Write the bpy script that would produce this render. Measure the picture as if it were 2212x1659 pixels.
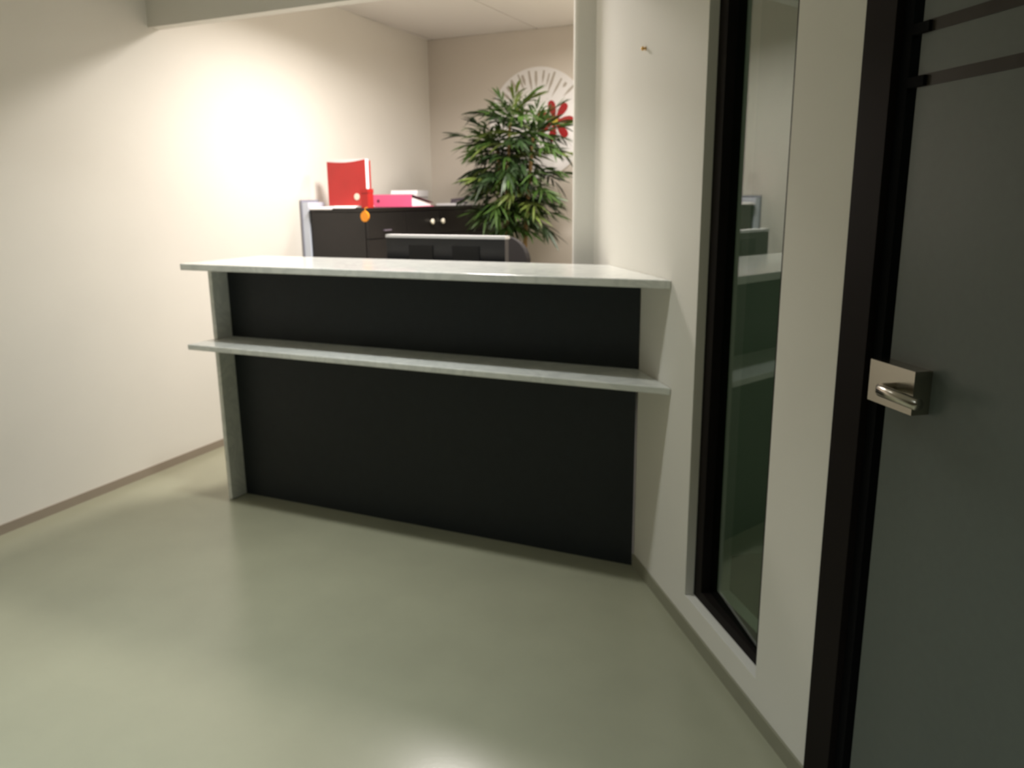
import bpy, bmesh, math, random
from mathutils import Vector, Matrix

random.seed(7)
for o in list(bpy.data.objects):
    bpy.data.objects.remove(o, do_unlink=True)
S = bpy.context.scene
COL = S.collection
D = math.pi / 180

# ------------------------------------------------------------------ camera
cam_d = bpy.data.cameras.new('camera')
cam = bpy.data.objects.new('camera', cam_d)
COL.objects.link(cam)
S.camera = cam
F_PX, PITCH, ROLL, YAW, EYE = 1731.1, 13.07 * D, -0.59 * D, -25.32 * D, 1.3895
fw = Vector((math.sin(YAW) * math.cos(PITCH), math.cos(YAW) * math.cos(PITCH), -math.sin(PITCH)))
rt = Vector((math.cos(YAW), -math.sin(YAW), 0))
up = rt.cross(fw)
r2 = math.cos(ROLL) * rt + math.sin(ROLL) * up
u2 = -math.sin(ROLL) * rt + math.cos(ROLL) * up
m = Matrix.Identity(4)
for i in range(3):
    m[i][0], m[i][1], m[i][2] = r2[i], u2[i], -fw[i]
m[2][3] = EYE
cam.matrix_world = m
cam_d.sensor_fit = 'HORIZONTAL'
cam_d.sensor_width = 36
cam_d.lens = F_PX / 2212 * 36
cam_d.clip_start = 0.02
cam_d.dof.use_dof = True            # the phone focused too near: the whole room is a little soft
cam_d.dof.focus_distance = 0.6
cam_d.dof.aperture_fstop = 13

# ------------------------------------------------------------------ view, world, lights
S.view_settings.view_transform = 'Standard'
S.view_settings.look = 'None'
S.view_settings.gamma = 1
S.view_settings.use_curve_mapping = False
S.view_settings.exposure = -0.05

W = bpy.data.worlds.new('world')
S.world = W
W.use_nodes = True
W.node_tree.nodes['Background'].inputs[0].default_value = (0.5, 0.55, 0.5, 1)
W.node_tree.nodes['Background'].inputs[1].default_value = 0.02


def area(name, loc, size, power, color, spread=180, target=None):
    l = bpy.data.lights.new(name, 'AREA')
    l.shape = 'DISK'
    l.size = size
    l.energy = power
    l.color = color
    l.spread = spread * D
    o = bpy.data.objects.new(name, l)
    o.location = loc
    if target:
        o.rotation_euler = (Vector(target) - Vector(loc)).to_track_quat('-Z', 'Y').to_euler()
    COL.objects.link(o)
    return o


area('reception_light', (-2.25, 3.90, 2.60), 0.40, 64, (1.0, 0.93, 0.885), 160)
area('reception_light', (-1.75, 5.0, 2.60), 0.42, 24, (1.0, 0.93, 0.885), 170)  # added fill for the back of the reception, not a known fitting
area('hall_downlight', (-1.95, 2.22, 2.60), 0.12, 11.5, (0.97, 1.0, 0.98), 112)
area('hall_downlight', (-1.9, 0.2, 2.60), 0.5, 18, (0.82, 0.92, 1.0), 95)
area('hall_downlight', (0.0, -0.6, 2.60), 0.5, 22, (0.84, 0.95, 1.0), 112)
area('side_room_fill', (1.26, 2.0, 2.60), 0.4, 3.6, (0.80, 1.0, 0.78), 170)  # unseen light added behind the window to lift the dark glass


# ------------------------------------------------------------------ materials
def lin(r, g, b):
    f = lambda c: (c / 255 / 12.92) if c / 255 <= 0.04045 else ((c / 255 + 0.055) / 1.055) ** 2.4
    return (f(r), f(g), f(b), 1)


def mat(name, rgb, rough=0.5, metal=0.0, spec=0.5, var=0.0, scale=8.0, bump=0.0, bscale=200.0, coat=0.0, detail=4):
    M = bpy.data.materials.new(name)
    M.use_nodes = True
    nt = M.node_tree
    b = nt.nodes['Principled BSDF']
    c = lin(*rgb)
    b.inputs['Base Color'].default_value = c
    b.inputs['Roughness'].default_value = rough
    b.inputs['Metallic'].default_value = metal
    b.inputs['Specular IOR Level'].default_value = spec
    b.inputs['Coat Weight'].default_value = coat
    tc = nt.nodes.new('ShaderNodeTexCoord')
    if var > 0:
        n = nt.nodes.new('ShaderNodeTexNoise')
        n.inputs['Scale'].default_value = scale
        n.inputs['Detail'].default_value = detail
        nt.links.new(tc.outputs['Object'], n.inputs['Vector'])
        r = nt.nodes.new('ShaderNodeValToRGB')
        r.color_ramp.elements[0].position = 0.3
        r.color_ramp.elements[1].position = 0.7
        r.color_ramp.elements[0].color = tuple(x * (1 - var) for x in c[:3]) + (1,)
        r.color_ramp.elements[1].color = tuple(min(1, x * (1 + var)) for x in c[:3]) + (1,)
        nt.links.new(n.outputs['Fac'], r.inputs['Fac'])
        nt.links.new(r.outputs['Color'], b.inputs['Base Color'])
    if bump > 0:
        n2 = nt.nodes.new('ShaderNodeTexNoise')
        n2.inputs['Scale'].default_value = bscale
        n2.inputs['Detail'].default_value = 3
        nt.links.new(tc.outputs['Object'], n2.inputs['Vector'])
        bp = nt.nodes.new('ShaderNodeBump')
        bp.inputs['Strength'].default_value = bump
        bp.inputs['Distance'].default_value = 0.002
        nt.links.new(n2.outputs['Fac'], bp.inputs['Height'])
        nt.links.new(bp.outputs['Normal'], b.inputs['Normal'])
    return M


def marble(name, base, vein, rough):
    M = mat(name, base, rough, 0, 0.5)
    nt = M.node_tree
    b = nt.nodes['Principled BSDF']
    tc = nt.nodes['Texture Coordinate']
    w = nt.nodes.new('ShaderNodeTexNoise')
    w.inputs['Scale'].default_value = 5
    w.inputs['Detail'].default_value = 8
    w.inputs['Distortion'].default_value = 2.2
    nt.links.new(tc.outputs['Object'], w.inputs['Vector'])
    r = nt.nodes.new('ShaderNodeValToRGB')
    e = r.color_ramp.elements
    e[0].position = 0.40
    e[0].color = lin(*base)
    e[1].position = 0.58
    e[1].color = lin(*base)
    x = e.new(0.49)
    x.color = lin(*vein)
    nt.links.new(w.outputs['Fac'], r.inputs['Fac'])
    nt.links.new(r.outputs['Color'], b.inputs['Base Color'])
    return M


def glass(name, tint, rough=0.0):
    M = bpy.data.materials.new(name)
    M.use_nodes = True
    b = M.node_tree.nodes['Principled BSDF']
    b.inputs['Base Color'].default_value = lin(*tint)
    b.inputs['Transmission Weight'].default_value = 1
    b.inputs['Roughness'].default_value = rough
    b.inputs['IOR'].default_value = 1.52
    return M


M_wall = mat('painted_plaster', (226, 222, 212), 0.75, var=0.015, scale=2, bump=0.12, bscale=260)
M_taupe = mat('warm_painted_plaster', (214, 206, 194), 0.8, var=0.015, scale=2, bump=0.12, bscale=260)
M_ceil = mat('ceiling_plasterboard', (240, 236, 230), 0.9, bump=0.15, bscale=180)
M_grid = mat('ceiling_joint', (120, 112, 104), 0.8)
M_floor = mat('cast_resin_floor', (156, 155, 132), 0.25, spec=0.45, var=0.05, scale=3.0, bump=0.05, bscale=90)
M_base = mat('taupe_baseboard', (150, 138, 122), 0.6, var=0.03)
M_basegrey = mat('grey_green_baseboard', (140, 138, 118), 0.6, var=0.03)
M_slab = marble('veined_white_slab', (236, 237, 231), (222, 224, 219), 0.12)
M_dark = mat('dark_laminate', (33, 37, 40), 0.5, spec=0.35, var=0.08, scale=30, bump=0.05)
M_frame = mat('dark_brown_frame', (24, 19, 17), 0.6, spec=0.1, var=0.06)
M_gap = mat('black_rubber_seal', (9, 9, 10), 0.8, spec=0.1)
M_pane = glass('tinted_window_glass', (196, 214, 198))
M_roomdark = mat('unlit_room_wall', (204, 208, 196), 0.9)
M_frost = mat('frosted_glass', (86, 93, 88), 0.36, spec=0.5, var=0.03, scale=60, bump=0.03, bscale=500)
M_clear = mat('clear_band_glass', (48, 43, 38), 0.3, spec=0.25)
M_steel = mat('brushed_steel', (178, 172, 160), 0.22, metal=1.0, bump=0.02, bscale=300)
M_brass = mat('polished_brass', (214, 170, 96), 0.2, metal=1.0)
M_black = mat('black_lacquer', (22, 18, 17), 0.35, var=0.1, scale=14)
M_blackdoor = mat('black_door_lacquer', (17, 14, 14), 0.4, var=0.1, scale=14)
M_knob = mat('ivory_knob', (222, 216, 196), 0.35)
M_board = mat('white_board', (214, 222, 236), 0.4)
M_boardedge = mat('shaded_board_edge', (150, 152, 164), 0.5)  # grey holds the shading on the board's left edge
M_red = mat('red_card', (176, 36, 33), 0.45, var=0.06, scale=10)
M_paper = mat('white_paper', (240, 238, 238), 0.8)
M_pink = mat('pink_card', (246, 104, 148), 0.5, var=0.04)
M_maroon = mat('maroon_lining', (92, 18, 42), 0.6)
M_orange = mat('orange_plastic', (240, 150, 28), 0.4)
M_grey = mat('grey_plastic', (96, 88, 98), 0.45)
M_monback = mat('glossy_black_plastic', (14, 16, 20), 0.22, spec=0.5)
M_silver = mat('silver_trim', (242, 241, 240), 0.35)
M_mesh = mat('dark_brown_upholstery', (22, 18, 17), 0.85, bump=0.4, bscale=500)
M_plastic = mat('black_plastic', (20, 20, 21), 0.5)
M_disc = mat('white_plaque', (240, 238, 236), 0.5)
M_ray = mat('pale_grey_print', (186, 178, 166), 0.6)
M_petal = mat('red_petal', (166, 28, 32), 0.5)
M_core = mat('yellow_flower_core', (196, 176, 70), 0.6)
M_leaves = [mat('palm_leaf_green', (58, 84, 32), 0.42, var=0.25, scale=14),
            mat('palm_leaf_dark', (34, 54, 24), 0.45, var=0.25, scale=14),
            mat('palm_leaf_light', (96, 112, 50), 0.42, var=0.2, scale=14)]
M_trunk = mat('palm_trunk', (150, 122, 78), 0.8, var=0.25, scale=30, bump=0.3, bscale=60)
M_pot = mat('grey_pot', (92, 88, 84), 0.6)
M_soil = mat('soil', (40, 30, 22), 0.95, bump=0.6, bscale=80)


# ------------------------------------------------------------------ mesh helpers
def link(name, bm, material, parent=None, bevel=0.0, smooth=False, seg=2):
    if bevel > 0:
        es = [e for e in bm.edges if len(e.link_faces) == 2 and e.calc_face_angle(0) > 0.5]
        bmesh.ops.bevel(bm, geom=es, offset=bevel, segments=seg, affect='EDGES', profile=0.5)
    bmesh.ops.recalc_face_normals(bm, faces=bm.faces)
    me = bpy.data.meshes.new(name)
    bm.to_mesh(me)
    bm.free()
    me.materials.append(material)
    if smooth:
        for p in me.polygons:
            p.use_smooth = True
    o = bpy.data.objects.new(name, me)
    COL.objects.link(o)
    if parent:
        o.parent = parent
    return o


def empty(name, loc, label, cat, rz=0.0, group=None):
    o = bpy.data.objects.new(name, None)
    o.empty_display_size = 0.05
    o.location = loc
    o.rotation_euler = (0, 0, rz)
    o['label'] = label
    o['category'] = cat
    if group:
        o['group'] = group
    COL.objects.link(o)
    return o


def struct(o, label=None):
    o['kind'] = 'structure'
    if label:
        o['label'] = label
    return o


def prism(bm, pts, z0, z1):
    lo = [bm.verts.new((x, y, z0)) for x, y in pts]
    hi = [bm.verts.new((x, y, z1)) for x, y in pts]
    n = len(pts)
    bm.faces.new(lo[::-1])
    bm.faces.new(hi)
    for i in range(n):
        bm.faces.new((lo[i], lo[(i + 1) % n], hi[(i + 1) % n], hi[i]))
    return bm


def box(bm, x0, x1, y0, y1, z0, z1):
    return prism(bm, [(x0, y0), (x1, y0), (x1, y1), (x0, y1)], z0, z1)


def B(*a):
    bm = bmesh.new()
    return box(bm, *a)


def P(pts, z0, z1):
    return prism(bmesh.new(), pts, z0, z1)


def tube(bm, pts, rad, n=8, cap=True):
    pts = [Vector(p) for p in pts]
    if not isinstance(rad, (list, tuple)):
        rad = [rad] * len(pts)
    rings = []
    for i, p in enumerate(pts):
        d = (pts[min(i + 1, len(pts) - 1)] - pts[max(i - 1, 0)]).normalized()
        a = d.orthogonal().normalized() if i == 0 else (a - d * a.dot(d)).normalized()
        b = d.cross(a)
        rings.append([bm.verts.new(p + rad[i] * (math.cos(2 * math.pi * k / n) * a + math.sin(2 * math.pi * k / n) * b)) for k in range(n)])
    for i in range(len(rings) - 1):
        for k in range(n):
            bm.faces.new((rings[i][k], rings[i][(k + 1) % n], rings[i + 1][(k + 1) % n], rings[i + 1][k]))
    if cap:
        bm.faces.new(rings[0][::-1])
        bm.faces.new(rings[-1])
    return bm


def lathe(bm, prof, n=28):
    rings = [[bm.verts.new((r * math.cos(2 * math.pi * k / n), r * math.sin(2 * math.pi * k / n), z)) for k in range(n)] for r, z in prof]
    for i in range(len(rings) - 1):
        for k in range(n):
            bm.faces.new((rings[i][k], rings[i][(k + 1) % n], rings[i + 1][(k + 1) % n], rings[i + 1][k]))
    bm.faces.new(rings[0][::-1])
    bm.faces.new(rings[-1])
    return bm


# ------------------------------------------------------------------ plan of the room
XL, AL = -3.2738, -0.0501            # left wall   x = XL + AL*y
XR, AR = 1.2369, -0.7331             # right wall  x = XR + AR*y
YB = 6.018                           # back wall of the reception room
HC = 2.643                           # ceiling height
YF = -3.2                            # far end of the hall, behind the camera
LX = lambda y: XL + AL * y
RX = lambda y: XR + AR * y
TY = 1 / math.hypot(1, AR)
T = Vector((AR * TY, TY))            # along the right wall
N = Vector((TY, -AR * TY))           # out of the hall, through the right wall


def RW(s, d=0.0):
    p = Vector((XR, 0)) + T * s + N * d
    return (p.x, p.y)


def rbox(bm, s0, s1, d0, d1, z0, z1):
    return prism(bm, [RW(s0, d0), RW(s1, d0), RW(s1, d1), RW(s0, d1)], z0, z1)


def RB(*a):
    return rbox(bmesh.new(), *a)


# floor and ceilings
bm = bmesh.new()
box(bm, -4.6, 6.4, YF - 0.2, YB + 0.2, -0.12, 0)
struct(link('floor', bm, M_floor), 'seamless grey-olive resin floor with a soft sheen')
ceil = bmesh.new()
box(ceil, -4.6, 6.4, YF - 0.2, YB + 0.2, HC + 0.02, HC + 0.14)
ceiling = struct(link('ceiling', ceil, M_grid))
xs = [-4.45, -3.53, -2.605, -1.68, -0.755, 0.17, 1.1, 2.0, 2.95, 3.9, 4.85, 5.8]
ys = [YF, -1.5, 0.4, 1.4, 3.1, 4.6, YB]
for i in range(len(xs) - 1):
    for j in range(len(ys) - 1):
        if j == 4:
            continue
        y0, y1 = (ys[j], ys[j + 1]) if j != 3 else (ys[3], ys[4])
        if j == 5:
            y0 = ys[4]
        link('ceiling_panel', B(xs[i] + 0.007, xs[i + 1] - 0.007, y0 + 0.003, y1 - 0.003, HC, HC + 0.02), M_ceil, ceiling, bevel=0.002, seg=1)

# walls
bm = P([(LX(YF), YF), (LX(YB + .12), YB + .12), (LX(YB + .12) - .15, YB + .12), (LX(YF) - .15, YF)], 0, HC)
wl = struct(link('wall_left', bm, M_wall), 'long off-white wall, brightly lit beside the reception desk')
bm = B(LX(YB), 0.6, YB, YB + 0.12, 0, HC)
struct(link('wall_back', bm, M_taupe), 'taupe back wall of the reception room')
bm = B(LX(YF), 5.0, YF - 0.12, YF, 0, HC)
struct(link('wall_front', bm, M_base))  # unseen wall given a darker colour to cut the light it bounces
# right wall with a window slot and a doorway
S_IN = 3.26 / TY
bm = bmesh.new()
WT = 0.16
rbox(bm, 2.968, S_IN + 0.05, 0, WT, 0, HC)
rbox(bm, 2.492, 2.968, 0, WT, 0, 0.125)
rbox(bm, 2.492, 2.968, 0, WT, 2.25, HC)
rbox(bm, 2.224, 2.492, 0, WT, 0, HC)
rbox(bm, 1.06, 2.224, 0, WT, 2.20, HC)
rbox(bm, -4.2, 1.06, 0, WT, 0, HC)
struct(link('wall_right', bm, M_wall), 'white partition wall with a narrow window and a dark door')
# right side of the reception room, behind the pier
bm = B(-1.20, -1.08, 3.40, YB, 0, HC)
struct(link('wall_right', bm, M_taupe))
# lintel and pier of the opening above the desk
bm = P([(LX(3.087), 3.087), (RX(3.087), 3.087), (RX(3.155), 3.155), (LX(3.155), 3.155)], 2.227, HC)
struct(link('trim_1', bm, M_wall, bevel=0.004), 'grey-shaded lintel above the reception desk opening')
bm = bmesh.new()
box(bm, -1.262, RX(3.26) + 0.06, 3.26, 3.40, 0, HC)
es = [e for e in bm.edges if all(abs(v.co.x + 1.262) < 1e-4 and abs(v.co.y - 3.26) < 1e-4 for v in e.verts)]
bmesh.ops.bevel(bm, geom=es, offset=0.04, segments=8, affect='EDGES', profile=0.5)
struct(link('trim_2', bm, M_wall), 'narrow white pier with rounded corner at the end of the desk')
# dark room beyond the window and door
bm = bmesh.new()
rbox(bm, 0.2, 4.0, 2.2, 2.3, 0, HC)
rbox(bm, 0.1, 0.2, 0.16, 2.3, 0, HC)
rbox(bm, 3.45, 3.55, 0.16, 2.3, 0, HC)
struct(link('wall_side', bm, M_roomdark))

# baseboards
y1 = 6.0
bm = P([(LX(YF) + .001, YF), (LX(YB), YB), (LX(YB) + .008, YB), (LX(YF) + .009, YF)], 0, 0.042)
struct(link('baseboard_left', bm, M_base, bevel=0.002))
bm = RB(2.224, 2.78 / TY + 0.008, -0.007, 0.001, 0, 0.048)
struct(link('baseboard_right', bm, M_basegrey, bevel=0.002))
bm = B(LX(YB), -1.2, YB - 0.008, YB, 0, 0.042)
struct(link('baseboard_back', bm, M_base, bevel=0.002))

# window
win = bmesh.new()
RD = 0.030
rbox(win, 2.914, 2.968, RD, RD + 0.06, 0.125, 2.25)
rbox(win, 2.492, 2.550, RD, RD + 0.06, 0.125, 2.25)
rbox(win, 2.550, 2.914, RD, RD + 0.06, 0.125, 0.158)
rbox(win, 2.550, 2.914, RD, RD + 0.06, 2.19, 2.25)
window = struct(link('window_1', win, M_frame), 'tall narrow window with dark frame, recessed in the white wall')
link('pane', prism(bmesh.new(), [RW(2.548, RD + .008), RW(2.916, RD + .0285), RW(2.916, RD + .0345), RW(2.548, RD + .014)], 0.156, 2.192), M_pane, window)

# door
fr = bmesh.new()
rbox(fr, 2.132, 2.224, -0.012, WT, 0, 2.20)
rbox(fr, 1.06, 1.15, -0.012, WT, 0, 2.20)
rbox(fr, 1.15, 2.132, -0.012, WT, 2.11, 2.20)
door = struct(link('door_1', fr, M_frame, bevel=0.003), 'dark framed door with frosted grey-green glass leaf')
sl = bmesh.new()
rbox(sl, 2.104, 2.131, 0.004, 0.05, 0.0, 2.108)
link('seal', sl, M_gap, door)
link('leaf', RB(1.165, 2.088, 0.012, 0.024, 0.008, 2.10), M_frost, door, bevel=0.002)
for z in (1.575, 1.665, 1.755, 1.845):
    link('clear_band', RB(1.165, 2.0875, 0.0108, 0.0125, z, z + 0.021), M_clear, door)
    link('band_gap', RB(2.062, 2.106, 0.004, 0.02, z + .001, z + 0.019), M_gap, door)  # added black piece imitating the dark gap seen through the band
# lever handle with its square plate
SH = 2.1
pl = link('handle_plate', RB(1.968, 2.096, -0.024, 0.012, 0.998, 1.079), M_steel, door, bevel=0.004)
h = bmesh.new()
zz = 1.036
a, b_, c, d_ = RW(2.026, -0.02), RW(2.026, -0.048), RW(2.014, -0.056), RW(1.912, -0.056)
tube(h, [(a[0], a[1], zz), (b_[0], b_[1], zz), (c[0], c[1], zz), (d_[0], d_[1], zz - .002)], 0.011, 14)
link('lever', h, M_steel, pl, smooth=True)

# wall knob
kx, ky = RW(2.797 / TY)
kn = empty('wall_hook', (kx, ky, 1.874), 'tiny shiny brass wall hook on the white wall above the desk', 'hook')
kb = bmesh.new()
lathe(kb, [(0.006, 0), (0.006, 0.002), (0.003, 0.003), (0.003, 0.006), (0.006, 0.008), (0.0075, 0.011), (0.005, 0.015), (0.001, 0.016)], 16)
kb.transform(Matrix.Rotation(math.pi / 2, 4, 'Y'))
ko = link('stud', kb, M_brass, kn, smooth=True)
ko.rotation_euler = (0, 0, math.atan2(-N.y, -N.x))

# ------------------------------------------------------------------ reception desk
YD = 2.7803
X1 = -2.7527
desk = empty('reception_desk', (-1.8, 2.9, 0), 'dark fronted reception desk with pale marbled counter, shelf and end panel', 'desk')
DO = Vector((-1.8, 2.9, 0))


def dp(name, bm, material, parent=desk, **k):
    bmesh.ops.translate(bm, verts=bm.verts, vec=-DO)
    return link(name, bm, material, parent, **k)


YC, YCB = 2.557, 3.075
g_ = 0.002
dp('counter_top', P([(-2.80, YC), (RX(YC) - g_, YC), (RX(YCB) - g_, YCB), (-2.815, YCB)], 1.098, 1.126), M_slab, bevel=0.003)
YS = 2.534
dp('shelf', P([(-2.778, YS), (RX(YS) - g_, YS), (RX(YD + .02) - g_, YD + .02), (-2.778, YD + .02)], 0.752, 0.776), M_slab, bevel=0.003)
ep = bmesh.new()
box(ep, -2.775, X1, 2.686, 3.07, 0.001, 0.751)
box(ep, -2.775, X1, 2.686, 3.07, 0.777, 1.0975)
dp('end_panel', ep, M_slab, bevel=0.002)
dp('front_panel', P([(X1, YD), (RX(YD) - .004, YD), (RX(YD + .03) - .004, YD + .03), (X1, YD + .03)], 0.777, 1.097), M_dark)
dp('front_panel', P([(X1, YD), (RX(YD) - .010, YD), (RX(YD + .03) - .010, YD + .03), (X1, YD + .03)], 0.001, 0.751), M_dark)
dp('worktop', B(X1, -1.30, YD + .035, 3.72, 0.712, 0.74), M_dark, bevel=0.002)
dp('leg', B(-2.74, -2.69, 3.62, 3.67, 0, 0.712), M_dark)
dp('leg', B(-1.40, -1.35, 3.62, 3.67, 0, 0.712), M_dark)

# ------------------------------------------------------------------ monitor
mon = empty('monitor', (-1.948, 3.40, 0.741), 'black flat monitor with silver top edge standing behind the counter', 'monitor', rz=-0.05)
hs = B(-0.335, 0.335, -0.030, 0.004, 0.075, 0.463)
link('housing', hs, M_monback, mon, bevel=0.006)
link('vent_panel', B(-0.20, -0.06, -0.0335, -0.029, 0.36, 0.43), M_plastic, mon, bevel=0.001)
link('vent_panel', B(0.05, 0.20, -0.0335, -0.029, 0.36, 0.43), M_plastic, mon, bevel=0.001)
link('silver_edge', B(-0.337, 0.337, -0.033, 0.014, 0.4645, 0.478), M_silver, mon, bevel=0.003)
link('screen', B(-0.325, 0.325, 0.0045, 0.008, 0.09, 0.46), M_monback, mon)
link('stand_neck', B(-0.04, 0.04, -0.055, -0.031, 0.012, 0.28), M_plastic, mon, bevel=0.004)
link('stand_base', lathe(bmesh.new(), [(0.12, 0), (0.12, 0.006), (0.10, 0.011)]), M_plastic, mon).location = (0, -0.02, 0)

# ------------------------------------------------------------------ office chair
ch = empty('office_chair', (-2.125, 3.98, 0), 'dark office chair with rounded backrest, half hidden behind the monitor', 'chair')


def rounded(w, hgt, r, n=8):
    pts = []
    for cx, cy, a0 in ((w - r, hgt - r, 0), (-w + r, hgt - r, 90), (-w + r, r, 180), (w - r, r, 270)):
        for k in range(n + 1):
            a = (a0 + 90 * k / n) * D
            pts.append((cx + r * math.cos(a), cy + r * math.sin(a)))
    return pts


bb = prism(bmesh.new(), rounded(0.235, 0.60, 0.15), -0.03, 0.03)
bb.transform(Matrix.Translation((0, 0.22, 0.575)) @ Matrix.Rotation(math.pi / 2 - 0.08, 4, 'X'))
link('backrest', bb, M_mesh, ch, bevel=0.012)
sb = prism(bmesh.new(), rounded(0.24, 0.46, 0.08), 0, 0.07)
bmesh.ops.translate(sb, verts=sb.verts, vec=(0, -0.25, 0.44))
link('seat', sb, M_mesh, ch, bevel=0.018)
link('back_support', tube(bmesh.new(), [(0, 0.05, 0.43), (0, 0.24, 0.44), (0, 0.27, 0.56), (0, 0.25, 0.75)], 0.02), M_plastic, ch)
link('gas_column', tube(bmesh.new(), [(0, 0, 0.10), (0, 0, 0.44)], 0.025, 12), M_plastic, ch)
leg0 = None
for k in range(5):
    a = 2 * math.pi * k / 5 + 0.3
    l = bmesh.new()
    tube(l, [(0, 0, 0.12), (0.28 * math.cos(a), 0.28 * math.sin(a), 0.085)], [0.028, 0.018], 8)
    lg = link('leg', l, M_plastic, ch)
    c = bmesh.new()
    t_ = Vector((-math.sin(a), math.cos(a), 0)) * 0.022
    p_ = Vector((0.275 * math.cos(a), 0.275 * math.sin(a), 0.034))
    tube(c, [p_ - t_, p_ + t_], 0.033, 14)
    link('caster', c, M_plastic, lg)

# ------------------------------------------------------------------ black cabinet along the left wall
CX, CY0, CY1, CZ = -2.972, 4.21, 5.995, 1.338
cab = empty('cabinet', (-3.2, 5.1, 0), 'black lacquered office cabinet along the wall carrying red and pink binders', 'cabinet')
CO = Vector((-3.2, 5.1, 0))


def cp(name, bm, material, parent=cab, **k):
    bmesh.ops.translate(bm, verts=bm.verts, vec=-CO)
    return link(name, bm, material, parent, **k)


lw = lambda y: LX(y) + 0.012
cp('body', P([(lw(CY0) + .06, CY0 + .004), (CX - .022, CY0 + .004), (CX - .022, CY1), (lw(CY0) + .06, CY1)], 0.05, CZ - .026), M_black, bevel=0.002)
cp('plinth', P([(lw(CY0) + .08, CY0 + .03), (CX - .05, CY0 + .03), (CX - .05, CY1), (lw(CY0) + .08, CY1)], 0.0, 0.049), M_blackdoor)
cp('top', P([(lw(CY0) + .055, CY0), (CX, CY0), (CX, CY1), (lw(CY0) + .055, CY1)], CZ - .025, CZ), M_black, bevel=0.002)
DW = (CY1 - CY0 - 0.01) / 4
ds_ = []
for k in range(4):
    ya = CY0 + 0.008 + k * DW
    # a drawer front above each door
    dr = cp('drawer', B(CX - .0215, CX - .002, ya, ya + DW - .005, CZ - .19, CZ - .03), M_blackdoor, bevel=0.0015)
    do = cp('door', B(CX - .0215, CX - .002, ya, ya + DW - .005, 0.055, CZ - .195), M_blackdoor, bevel=0.0015)
    ds_.append((ya, dr, do))


def knob(parent, y, z, r=0.014):
    kb = bmesh.new()
    lathe(kb, [(r * .45, 0), (r * .45, .010), (r, .014), (r, .022), (r * .6, .027)], 18)
    kb.transform(Matrix.Translation((CX - .002, y, z)) @ Matrix.Rotation(math.pi / 2, 4, 'Y'))
    return cp('knob', kb, M_knob, parent, smooth=True)


knob(ds_[1][1], ds_[1][0] + DW - .135, CZ - .105, .019)
knob(ds_[2][1], ds_[2][0] + .012, CZ - .105, .019)
cp('handle', B(CX - .0018, CX + .012, ds_[0][0] + .16, ds_[0][0] + .24, CZ - .148, CZ - .138), M_grey, ds_[0][1], bevel=.002)

# pale board standing between cabinet and wall
bd = empty('display_board', (LX(4.3) + .034, 4.36, 0), 'pale blue-white board on edge between wall and black cabinet', 'board', rz=math.atan(-AL))
link('panel', B(-0.018, 0.028, -0.16, 0.02, 0.003, 1.375), M_board, bd, bevel=0.003)
link('edge_strip', B(-0.030, -0.019, -0.165, 0.02, 0.003, 1.39), M_boardedge, bd, bevel=0.002)


# ------------------------------------------------------------------ things on the cabinet
TOPZ = CZ + 0.0005
# loose papers drooping over the near edge
for i, (x0, x1, y0, y1, z, dr, rz) in enumerate([(-3.40, -3.225, 4.186, 4.40, 0.0, 0.010, 0.0), (-3.22, -3.05, 4.190, 4.405, 0.006, 0.010, 0.0)]):
    pb = bmesh.new()
    n = 8
    vs = []
    for k in range(n + 1):
        y = y0 + (y1 - y0) * k / n
        vs.append([pb.verts.new((x, y, 0.0045 * (i + 1) + z * .5 - (dr if k == 0 else 0))) for x in (x0, x1)])
    for k in range(n):
        pb.faces.new((vs[k][0], vs[k][1], vs[k + 1][1], vs[k + 1][0]))
    ex = bmesh.ops.extrude_face_region(pb, geom=pb.faces[:])
    bmesh.ops.translate(pb, verts=[v for v in ex['geom'] if isinstance(v, bmesh.types.BMVert)], vec=(0, 0, 0.004 + .003 * (1 - i)))
    c0 = Vector(((x0 + x1) / 2, (y0 + y1) / 2, 0))
    bmesh.ops.translate(pb, verts=pb.verts, vec=-c0)
    po = link('paper_stack', pb, M_paper)
    po.location = (c0.x, c0.y, TOPZ - 0.0042)
    po.rotation_euler = (0, 0, rz)
    po['label'] = ['loose white sheets on the near end of the black cabinet beside the board', 'white papers lying flat under the upright red binder'][i]
    po['category'] = 'papers'

# upright red binder, cover towards the room
rb = empty('binder', (-3.195, 4.36, TOPZ + .013), 'upright red lever arch binder with a pale finger ring', 'binder', rz=-0.03)
w2, hh = 0.150, 0.275


def cover(y0, y1, curl):
    c = bmesh.new()
    n = 10
    g = [[[c.verts.new((-w2 + 2 * w2 * k / n, y, z)) for z in (0, hh - 0.012 * math.sin(math.pi * k / n) * curl + 0.010 * curl * k / n)] for k in range(n + 1)] for y in (y0, y1)]
    for k in range(n):
        for s in (0, 1):
            q = (g[s][k][0], g[s][k + 1][0], g[s][k + 1][1], g[s][k][1])
            c.faces.new(q if s == 0 else q[::-1])
        for z in (0, 1):
            c.faces.new((g[0][k][z], g[0][k + 1][z], g[1][k + 1][z], g[1][k][z]))
    for k in (0, n):
        c.faces.new((g[0][k][0], g[0][k][1], g[1][k][1], g[1][k][0]))
    return c


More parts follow.
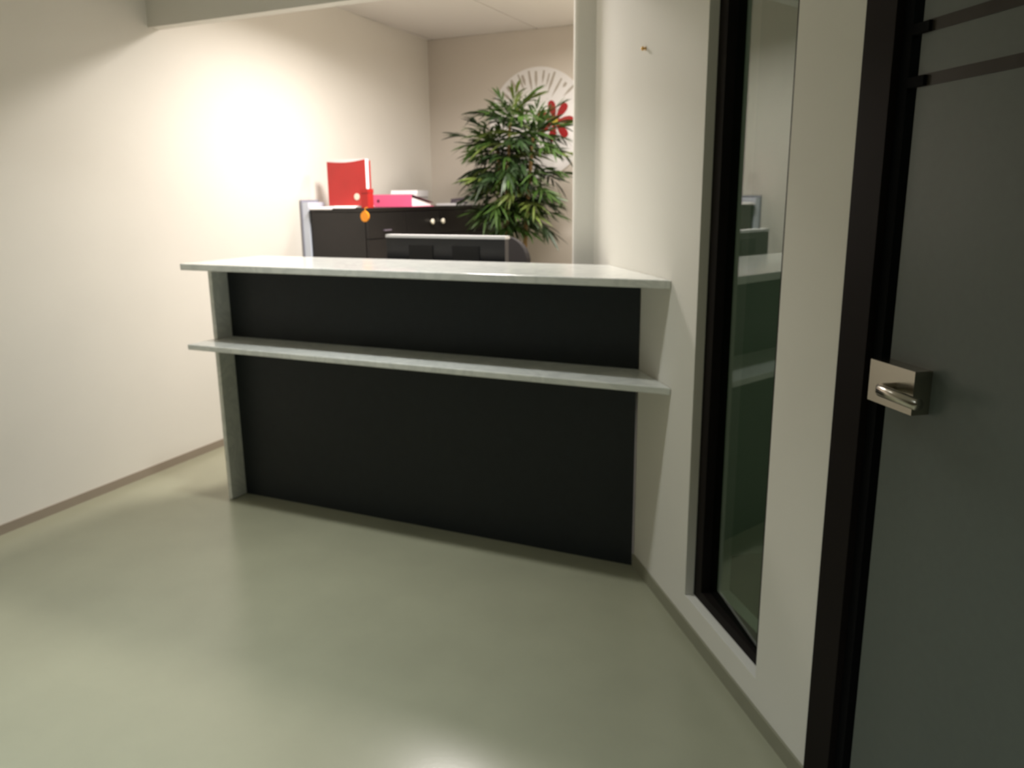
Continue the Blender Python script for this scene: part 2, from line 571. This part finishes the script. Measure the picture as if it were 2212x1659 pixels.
link('front_cover', cover(-0.0378, -0.0348, 1), M_red, rb)
link('back_cover', cover(0.014, 0.017, 0.3), M_red, rb)
link('spine', B(-w2 - .0035, -w2 - .0005, -0.0378, 0.017, 0, hh), M_red, rb)
link('paper_block', B(-w2 + .01, w2 - .012, -0.033, 0.012, 0.006, hh + 0.012), M_paper, rb, bevel=0.002)
rg = bmesh.new()
lathe(rg, [(0.021, 0), (0.021, 0.003), (0.015, 0.004), (0.006, 0.004)], 20)
rg.transform(Matrix.Translation((0.075, -0.038, 0.055)) @ Matrix.Rotation(math.pi / 2, 4, 'X'))
link('finger_ring', rg, M_knob, rb)

# little red card box beside it, at the cabinet's corner
rx = empty('card_box', (-3.000, 4.258, TOPZ), 'small red card box on the cabinet corner, between red and pink binders', 'box', rz=0.1)
link('tray', B(-0.024, 0.024, -0.035, 0.035, 0, 0.09), M_red, rx, bevel=0.002)
link('lid', B(-0.026, 0.026, -0.037, 0.037, 0.0905, 0.115), M_red, rx, bevel=0.002)

# orange tag hanging at the corner
tg = empty('tag', (-2.977, 4.2, 1.30), 'small orange tag hanging at the corner of the black cabinet', 'tag')
tp = bmesh.new()
prism(tp, [(0.030 * math.cos(a) * (0.75 if math.sin(a) > .5 else 1), 0.034 * math.sin(a)) for a in [2 * math.pi * k / 14 for k in range(14)]], -0.006, 0.006)
tp.transform(Matrix.Translation((0, -0.008, -0.012)) @ Matrix.Rotation(math.pi / 2, 4, 'X'))
link('plate', tp, M_orange, tg, bevel=0.002)
link('cord', tube(bmesh.new(), [(0, -0.006, 0.016), (0, -0.004, 0.036), (0, 0.004, 0.0392), (0, 0.03, 0.0392)], 0.0018, 6), M_orange, tg)

# pink binder lying flat
pk = empty('binder', (-3.139, 4.74, TOPZ), 'pink lever arch binder lying flat on the black cabinet', 'binder', rz=0.0)
PL, PH, PW = 0.325, 0.082, 0.285
link('spine', B(-PL / 2, PL / 2, -0.003, 0.0, 0.0, PH), M_pink, pk, bevel=0.001)
link('bottom_cover', B(-PL / 2, PL / 2, 0.0005, PW, 0.0, 0.003), M_pink, pk)
tc_ = B(-PL / 2, PL / 2, 0.0005, PW, 0.0, 0.003)
tc_.transform(Matrix.Translation((0, 0, PH - .004)) @ Matrix.Rotation(-0.19, 4, 'X'))
link('top_cover', tc_, M_maroon, pk)
pp = bmesh.new()
prism(pp, [(0.012, 0.004), (PW - .02, 0.004), (PW - .02, 0.020), (0.012, 0.064)], -PL / 2 + .012, PL / 2 - .012)
pp.transform(Matrix(((0, 0, 1, 0), (1, 0, 0, 0), (0, 1, 0, 0), (0, 0, 0, 1))))
link('paper_block', pp, M_paper, pk)
hb = lathe(bmesh.new(), [(0.010, 0), (0.010, 0.0015), (0.004, 0.0015)], 16)
hb.transform(Matrix.Translation((-PL / 2 + .055, -0.0032, PH * .48)) @ Matrix.Rotation(math.pi / 2, 4, 'X'))
link('finger_hole', hb, M_maroon, pk)

# papers behind the pink binder
pb = empty('paper_stack', (-3.28, 5.20, TOPZ), 'bluish white paper stack behind the pink binder', 'papers', rz=0.3)
for k in range(5):
    q = link('sheet_bundle', B(-0.10, 0.10, -0.14, 0.14, 0, 0.022), M_paper, pb)
    q.location = (random.uniform(-.008, .008), random.uniform(-.01, .01), 0.0226 * k)
    q.rotation_euler = (0, 0, random.uniform(-.06, .06))

# small grey device on papers at the far end
gp = link('paper_stack', B(-0.10, 0.10, -0.15, 0.15, 0, 0.016), M_paper, bevel=0.001)
gp.location = (-3.14, 5.66, TOPZ)
gp['label'] = 'flat white papers under the grey stapler at the cabinet far end'
gp['category'] = 'papers'
gs = empty('stapler', (-3.12, 5.66, TOPZ + .0165), 'small grey stapler on papers at the far end of the cabinet', 'stapler', rz=1.2)
link('base', B(-0.075, 0.075, -0.02, 0.02, 0, 0.012), M_grey, gs, bevel=.003)
ar = B(-0.07, 0.075, -0.017, 0.017, 0, 0.02)
ar.transform(Matrix.Translation((0, 0, 0.018)) @ Matrix.Rotation(-0.09, 4, 'Y'))
link('arm', ar, M_grey, gs, bevel=.005)

# ------------------------------------------------------------------ round wall plaque with red flower
pq = empty('wall_plaque', (-2.60, YB, 1.955), 'round white wall plaque with grey rays and a red flower', 'plaque')


def upright(bm, dy):
    bm.transform(Matrix.Translation((0, dy, 0)) @ Matrix.Rotation(math.pi / 2, 4, 'X'))
    return bm


R_ = 0.415
dd = bmesh.new()
prism(dd, [(R_ * math.cos(2 * math.pi * k / 64), R_ * math.sin(2 * math.pi * k / 64)) for k in range(64)], 0, 0.012)
link('disc', upright(dd, 0), M_disc, pq, bevel=0.002)
ry = bmesh.new()
for k in range(15):
    a = (42 + k * 8.2 + random.uniform(-2.5, 2.5)) * D
    r0, r1 = random.uniform(.20, .33), random.uniform(.37, .413)
    w = random.uniform(.007, .013)
    e = Vector((math.cos(a), math.sin(a)))
    t_ = Vector((-e.y, e.x))
    pts = [e * r0, e * (r0 + r1) / 2 - t_ * w, e * r1 - t_ * w * .7, e * r1 + t_ * w * .7, e * (r0 + r1) / 2 + t_ * w]
    prism(ry, [(p.x, p.y) for p in pts], 0.012, 0.0135)
link('ray_print', upright(ry, 0), M_ray, pq)
fc = Vector((0.150, 0.01))
for k in range(7):
    a = (104 + 360 / 7 * k) * D
    pt_ = bmesh.new()
    e = Vector((math.cos(a), math.sin(a)))
    t_ = Vector((-e.y, e.x))
    prof = [(0.02, .010), (.05, .016), (.085, .027), (.12, .030), (.145, .022), (.155, .007)]
    L_ = [fc + e * r - t_ * w for r, w in prof] + [fc + e * r + t_ * w for r, w in prof[::-1]]
    prism(pt_, [(p.x, p.y) for p in L_], 0.0125, 0.018)
    link('petal', upright(pt_, 0), M_petal, pq)
co = bmesh.new()
prism(co, [(fc.x + .026 * math.cos(2 * math.pi * k / 18), fc.y + .026 * math.sin(2 * math.pi * k / 18)) for k in range(18)], 0.0125, 0.023)
link('flower_core', upright(co, 0), M_core, pq)

# ------------------------------------------------------------------ potted palm
PX, PY = -2.555, 5.40
palm = empty('potted_palm', (PX, PY, 0), 'leafy green artificial palm with bamboo-like leaves by the back wall', 'plant')
link('pot', lathe(bmesh.new(), [(0.13, 0), (0.15, 0.02), (0.18, 0.30), (0.185, 0.33), (0.17, 0.33), (0.165, 0.29)]), M_pot, palm, smooth=True)
link('soil', lathe(bmesh.new(), [(0.160, 0.285), (0.150, 0.298), (0.05, 0.305)]), M_soil, palm)
trunks = [[(0.00, 0.0, .29), (0.00, -0.02, .7), (-0.01, -0.04, 1.1), (0.00, -0.05, 1.5), (0.03, -0.05, 1.92)],
          [(0.05, 0.04, .29), (0.09, 0.03, .8), (0.12, 0.01, 1.2), (0.18, 0.0, 1.80)],
          [(-0.04, 0.03, .29), (-0.06, 0.02, .8), (-0.05, 0.02, 1.2), (-0.11, 0.03, 1.72)]]
for t in trunks:
    link('trunk', tube(bmesh.new(), t, [0.022 - 0.003 * i for i in range(len(t))], 8), M_trunk, palm)


def leaflet(bm, p, d, L, w, droop):
    side = d.cross(Vector((0, 0, 1)))
    side = side.normalized() if side.length > 0.05 else Vector((1, 0, 0))
    tw = random.uniform(-0.9, 0.9)
    nrm = d.cross(side)
    side = side * math.cos(tw) + nrm * math.sin(tw)
    prev = None
    for k, (t, ww) in enumerate(((0, .15), (.25, .8), (.55, 1.0), (.8, .6), (1, .04))):
        c = p + d * L * t + Vector((0, 0, -droop * L * t * t))
        a, b = bm.verts.new(c - side * w * ww), bm.verts.new(c + side * w * ww)
        if prev:
            bm.faces.new((prev[0], prev[1], b, a))
        prev = (a, b)


def frond(origin, az, elev, length, matl):
    bm = bmesh.new()
    d0 = Vector((math.cos(az) * math.cos(elev), math.sin(az) * math.cos(elev), math.sin(elev)))
    pts = []
    n = 8
    for k in range(n + 1):
        t = k / n
        pts.append(Vector(origin) + d0 * length * t + Vector((0, 0, -0.22 * length * t * t)))
    tube(bm, pts, [0.0035 - .0025 * k / n for k in range(n + 1)], 4)
    for k in range(2, n + 1):
        p = pts[k]
        ax = (pts[k] - pts[k - 1]).normalized()
        sd = ax.cross(Vector((0, 0, 1))).normalized()
        for s in (-1, 1):
            ang = random.uniform(0.35, 0.85) if k < n else random.uniform(.1, .35)
            dd = (ax * math.cos(ang) + sd * s * math.sin(ang) + Vector((0, 0, random.uniform(-.22, .25)))).normalized()
            leaflet(bm, p, dd, random.uniform(.11, .19), random.uniform(.007, .011), random.uniform(.1, .5))
        if k == n:
            leaflet(bm, p, ax, .15, .009, .2)
    for v in bm.verts:              # leaves stay clear of the wall and lean against the cabinet front
        v.co.y = min(v.co.y, YB - 0.03 - PY)
        if v.co.z < CZ + .03:
            v.co.x = max(v.co.x, CX + .03 - PX)
    return link('frond', bm, matl, palm)


NF = 165
for i in range(NF):
    f = i / (NF - 1)
    t = trunks[(0, 1, 2)[i % 3]]
    z = 1.20 + 0.82 * f
    zz_ = min(z, t[-1][2])
    for a, b in zip(t, t[1:]):
        if a[2] <= zz_ <= b[2] + 1e-6:
            q = (zz_ - a[2]) / (b[2] - a[2])
            org = [a[k] + (b[k] - a[k]) * q for k in range(3)]
    az = i * 2.39996 + random.uniform(-.3, .3)
    elev = random.uniform(-0.35, 0.45) + 0.95 * max(0, f - .6) / .4
    frond(org, az, elev, random.uniform(0.16, 0.33) * (0.72 + 0.28 * min(1, f * 4)), M_leaves[random.choice((0, 0, 0, 1, 1, 2))])
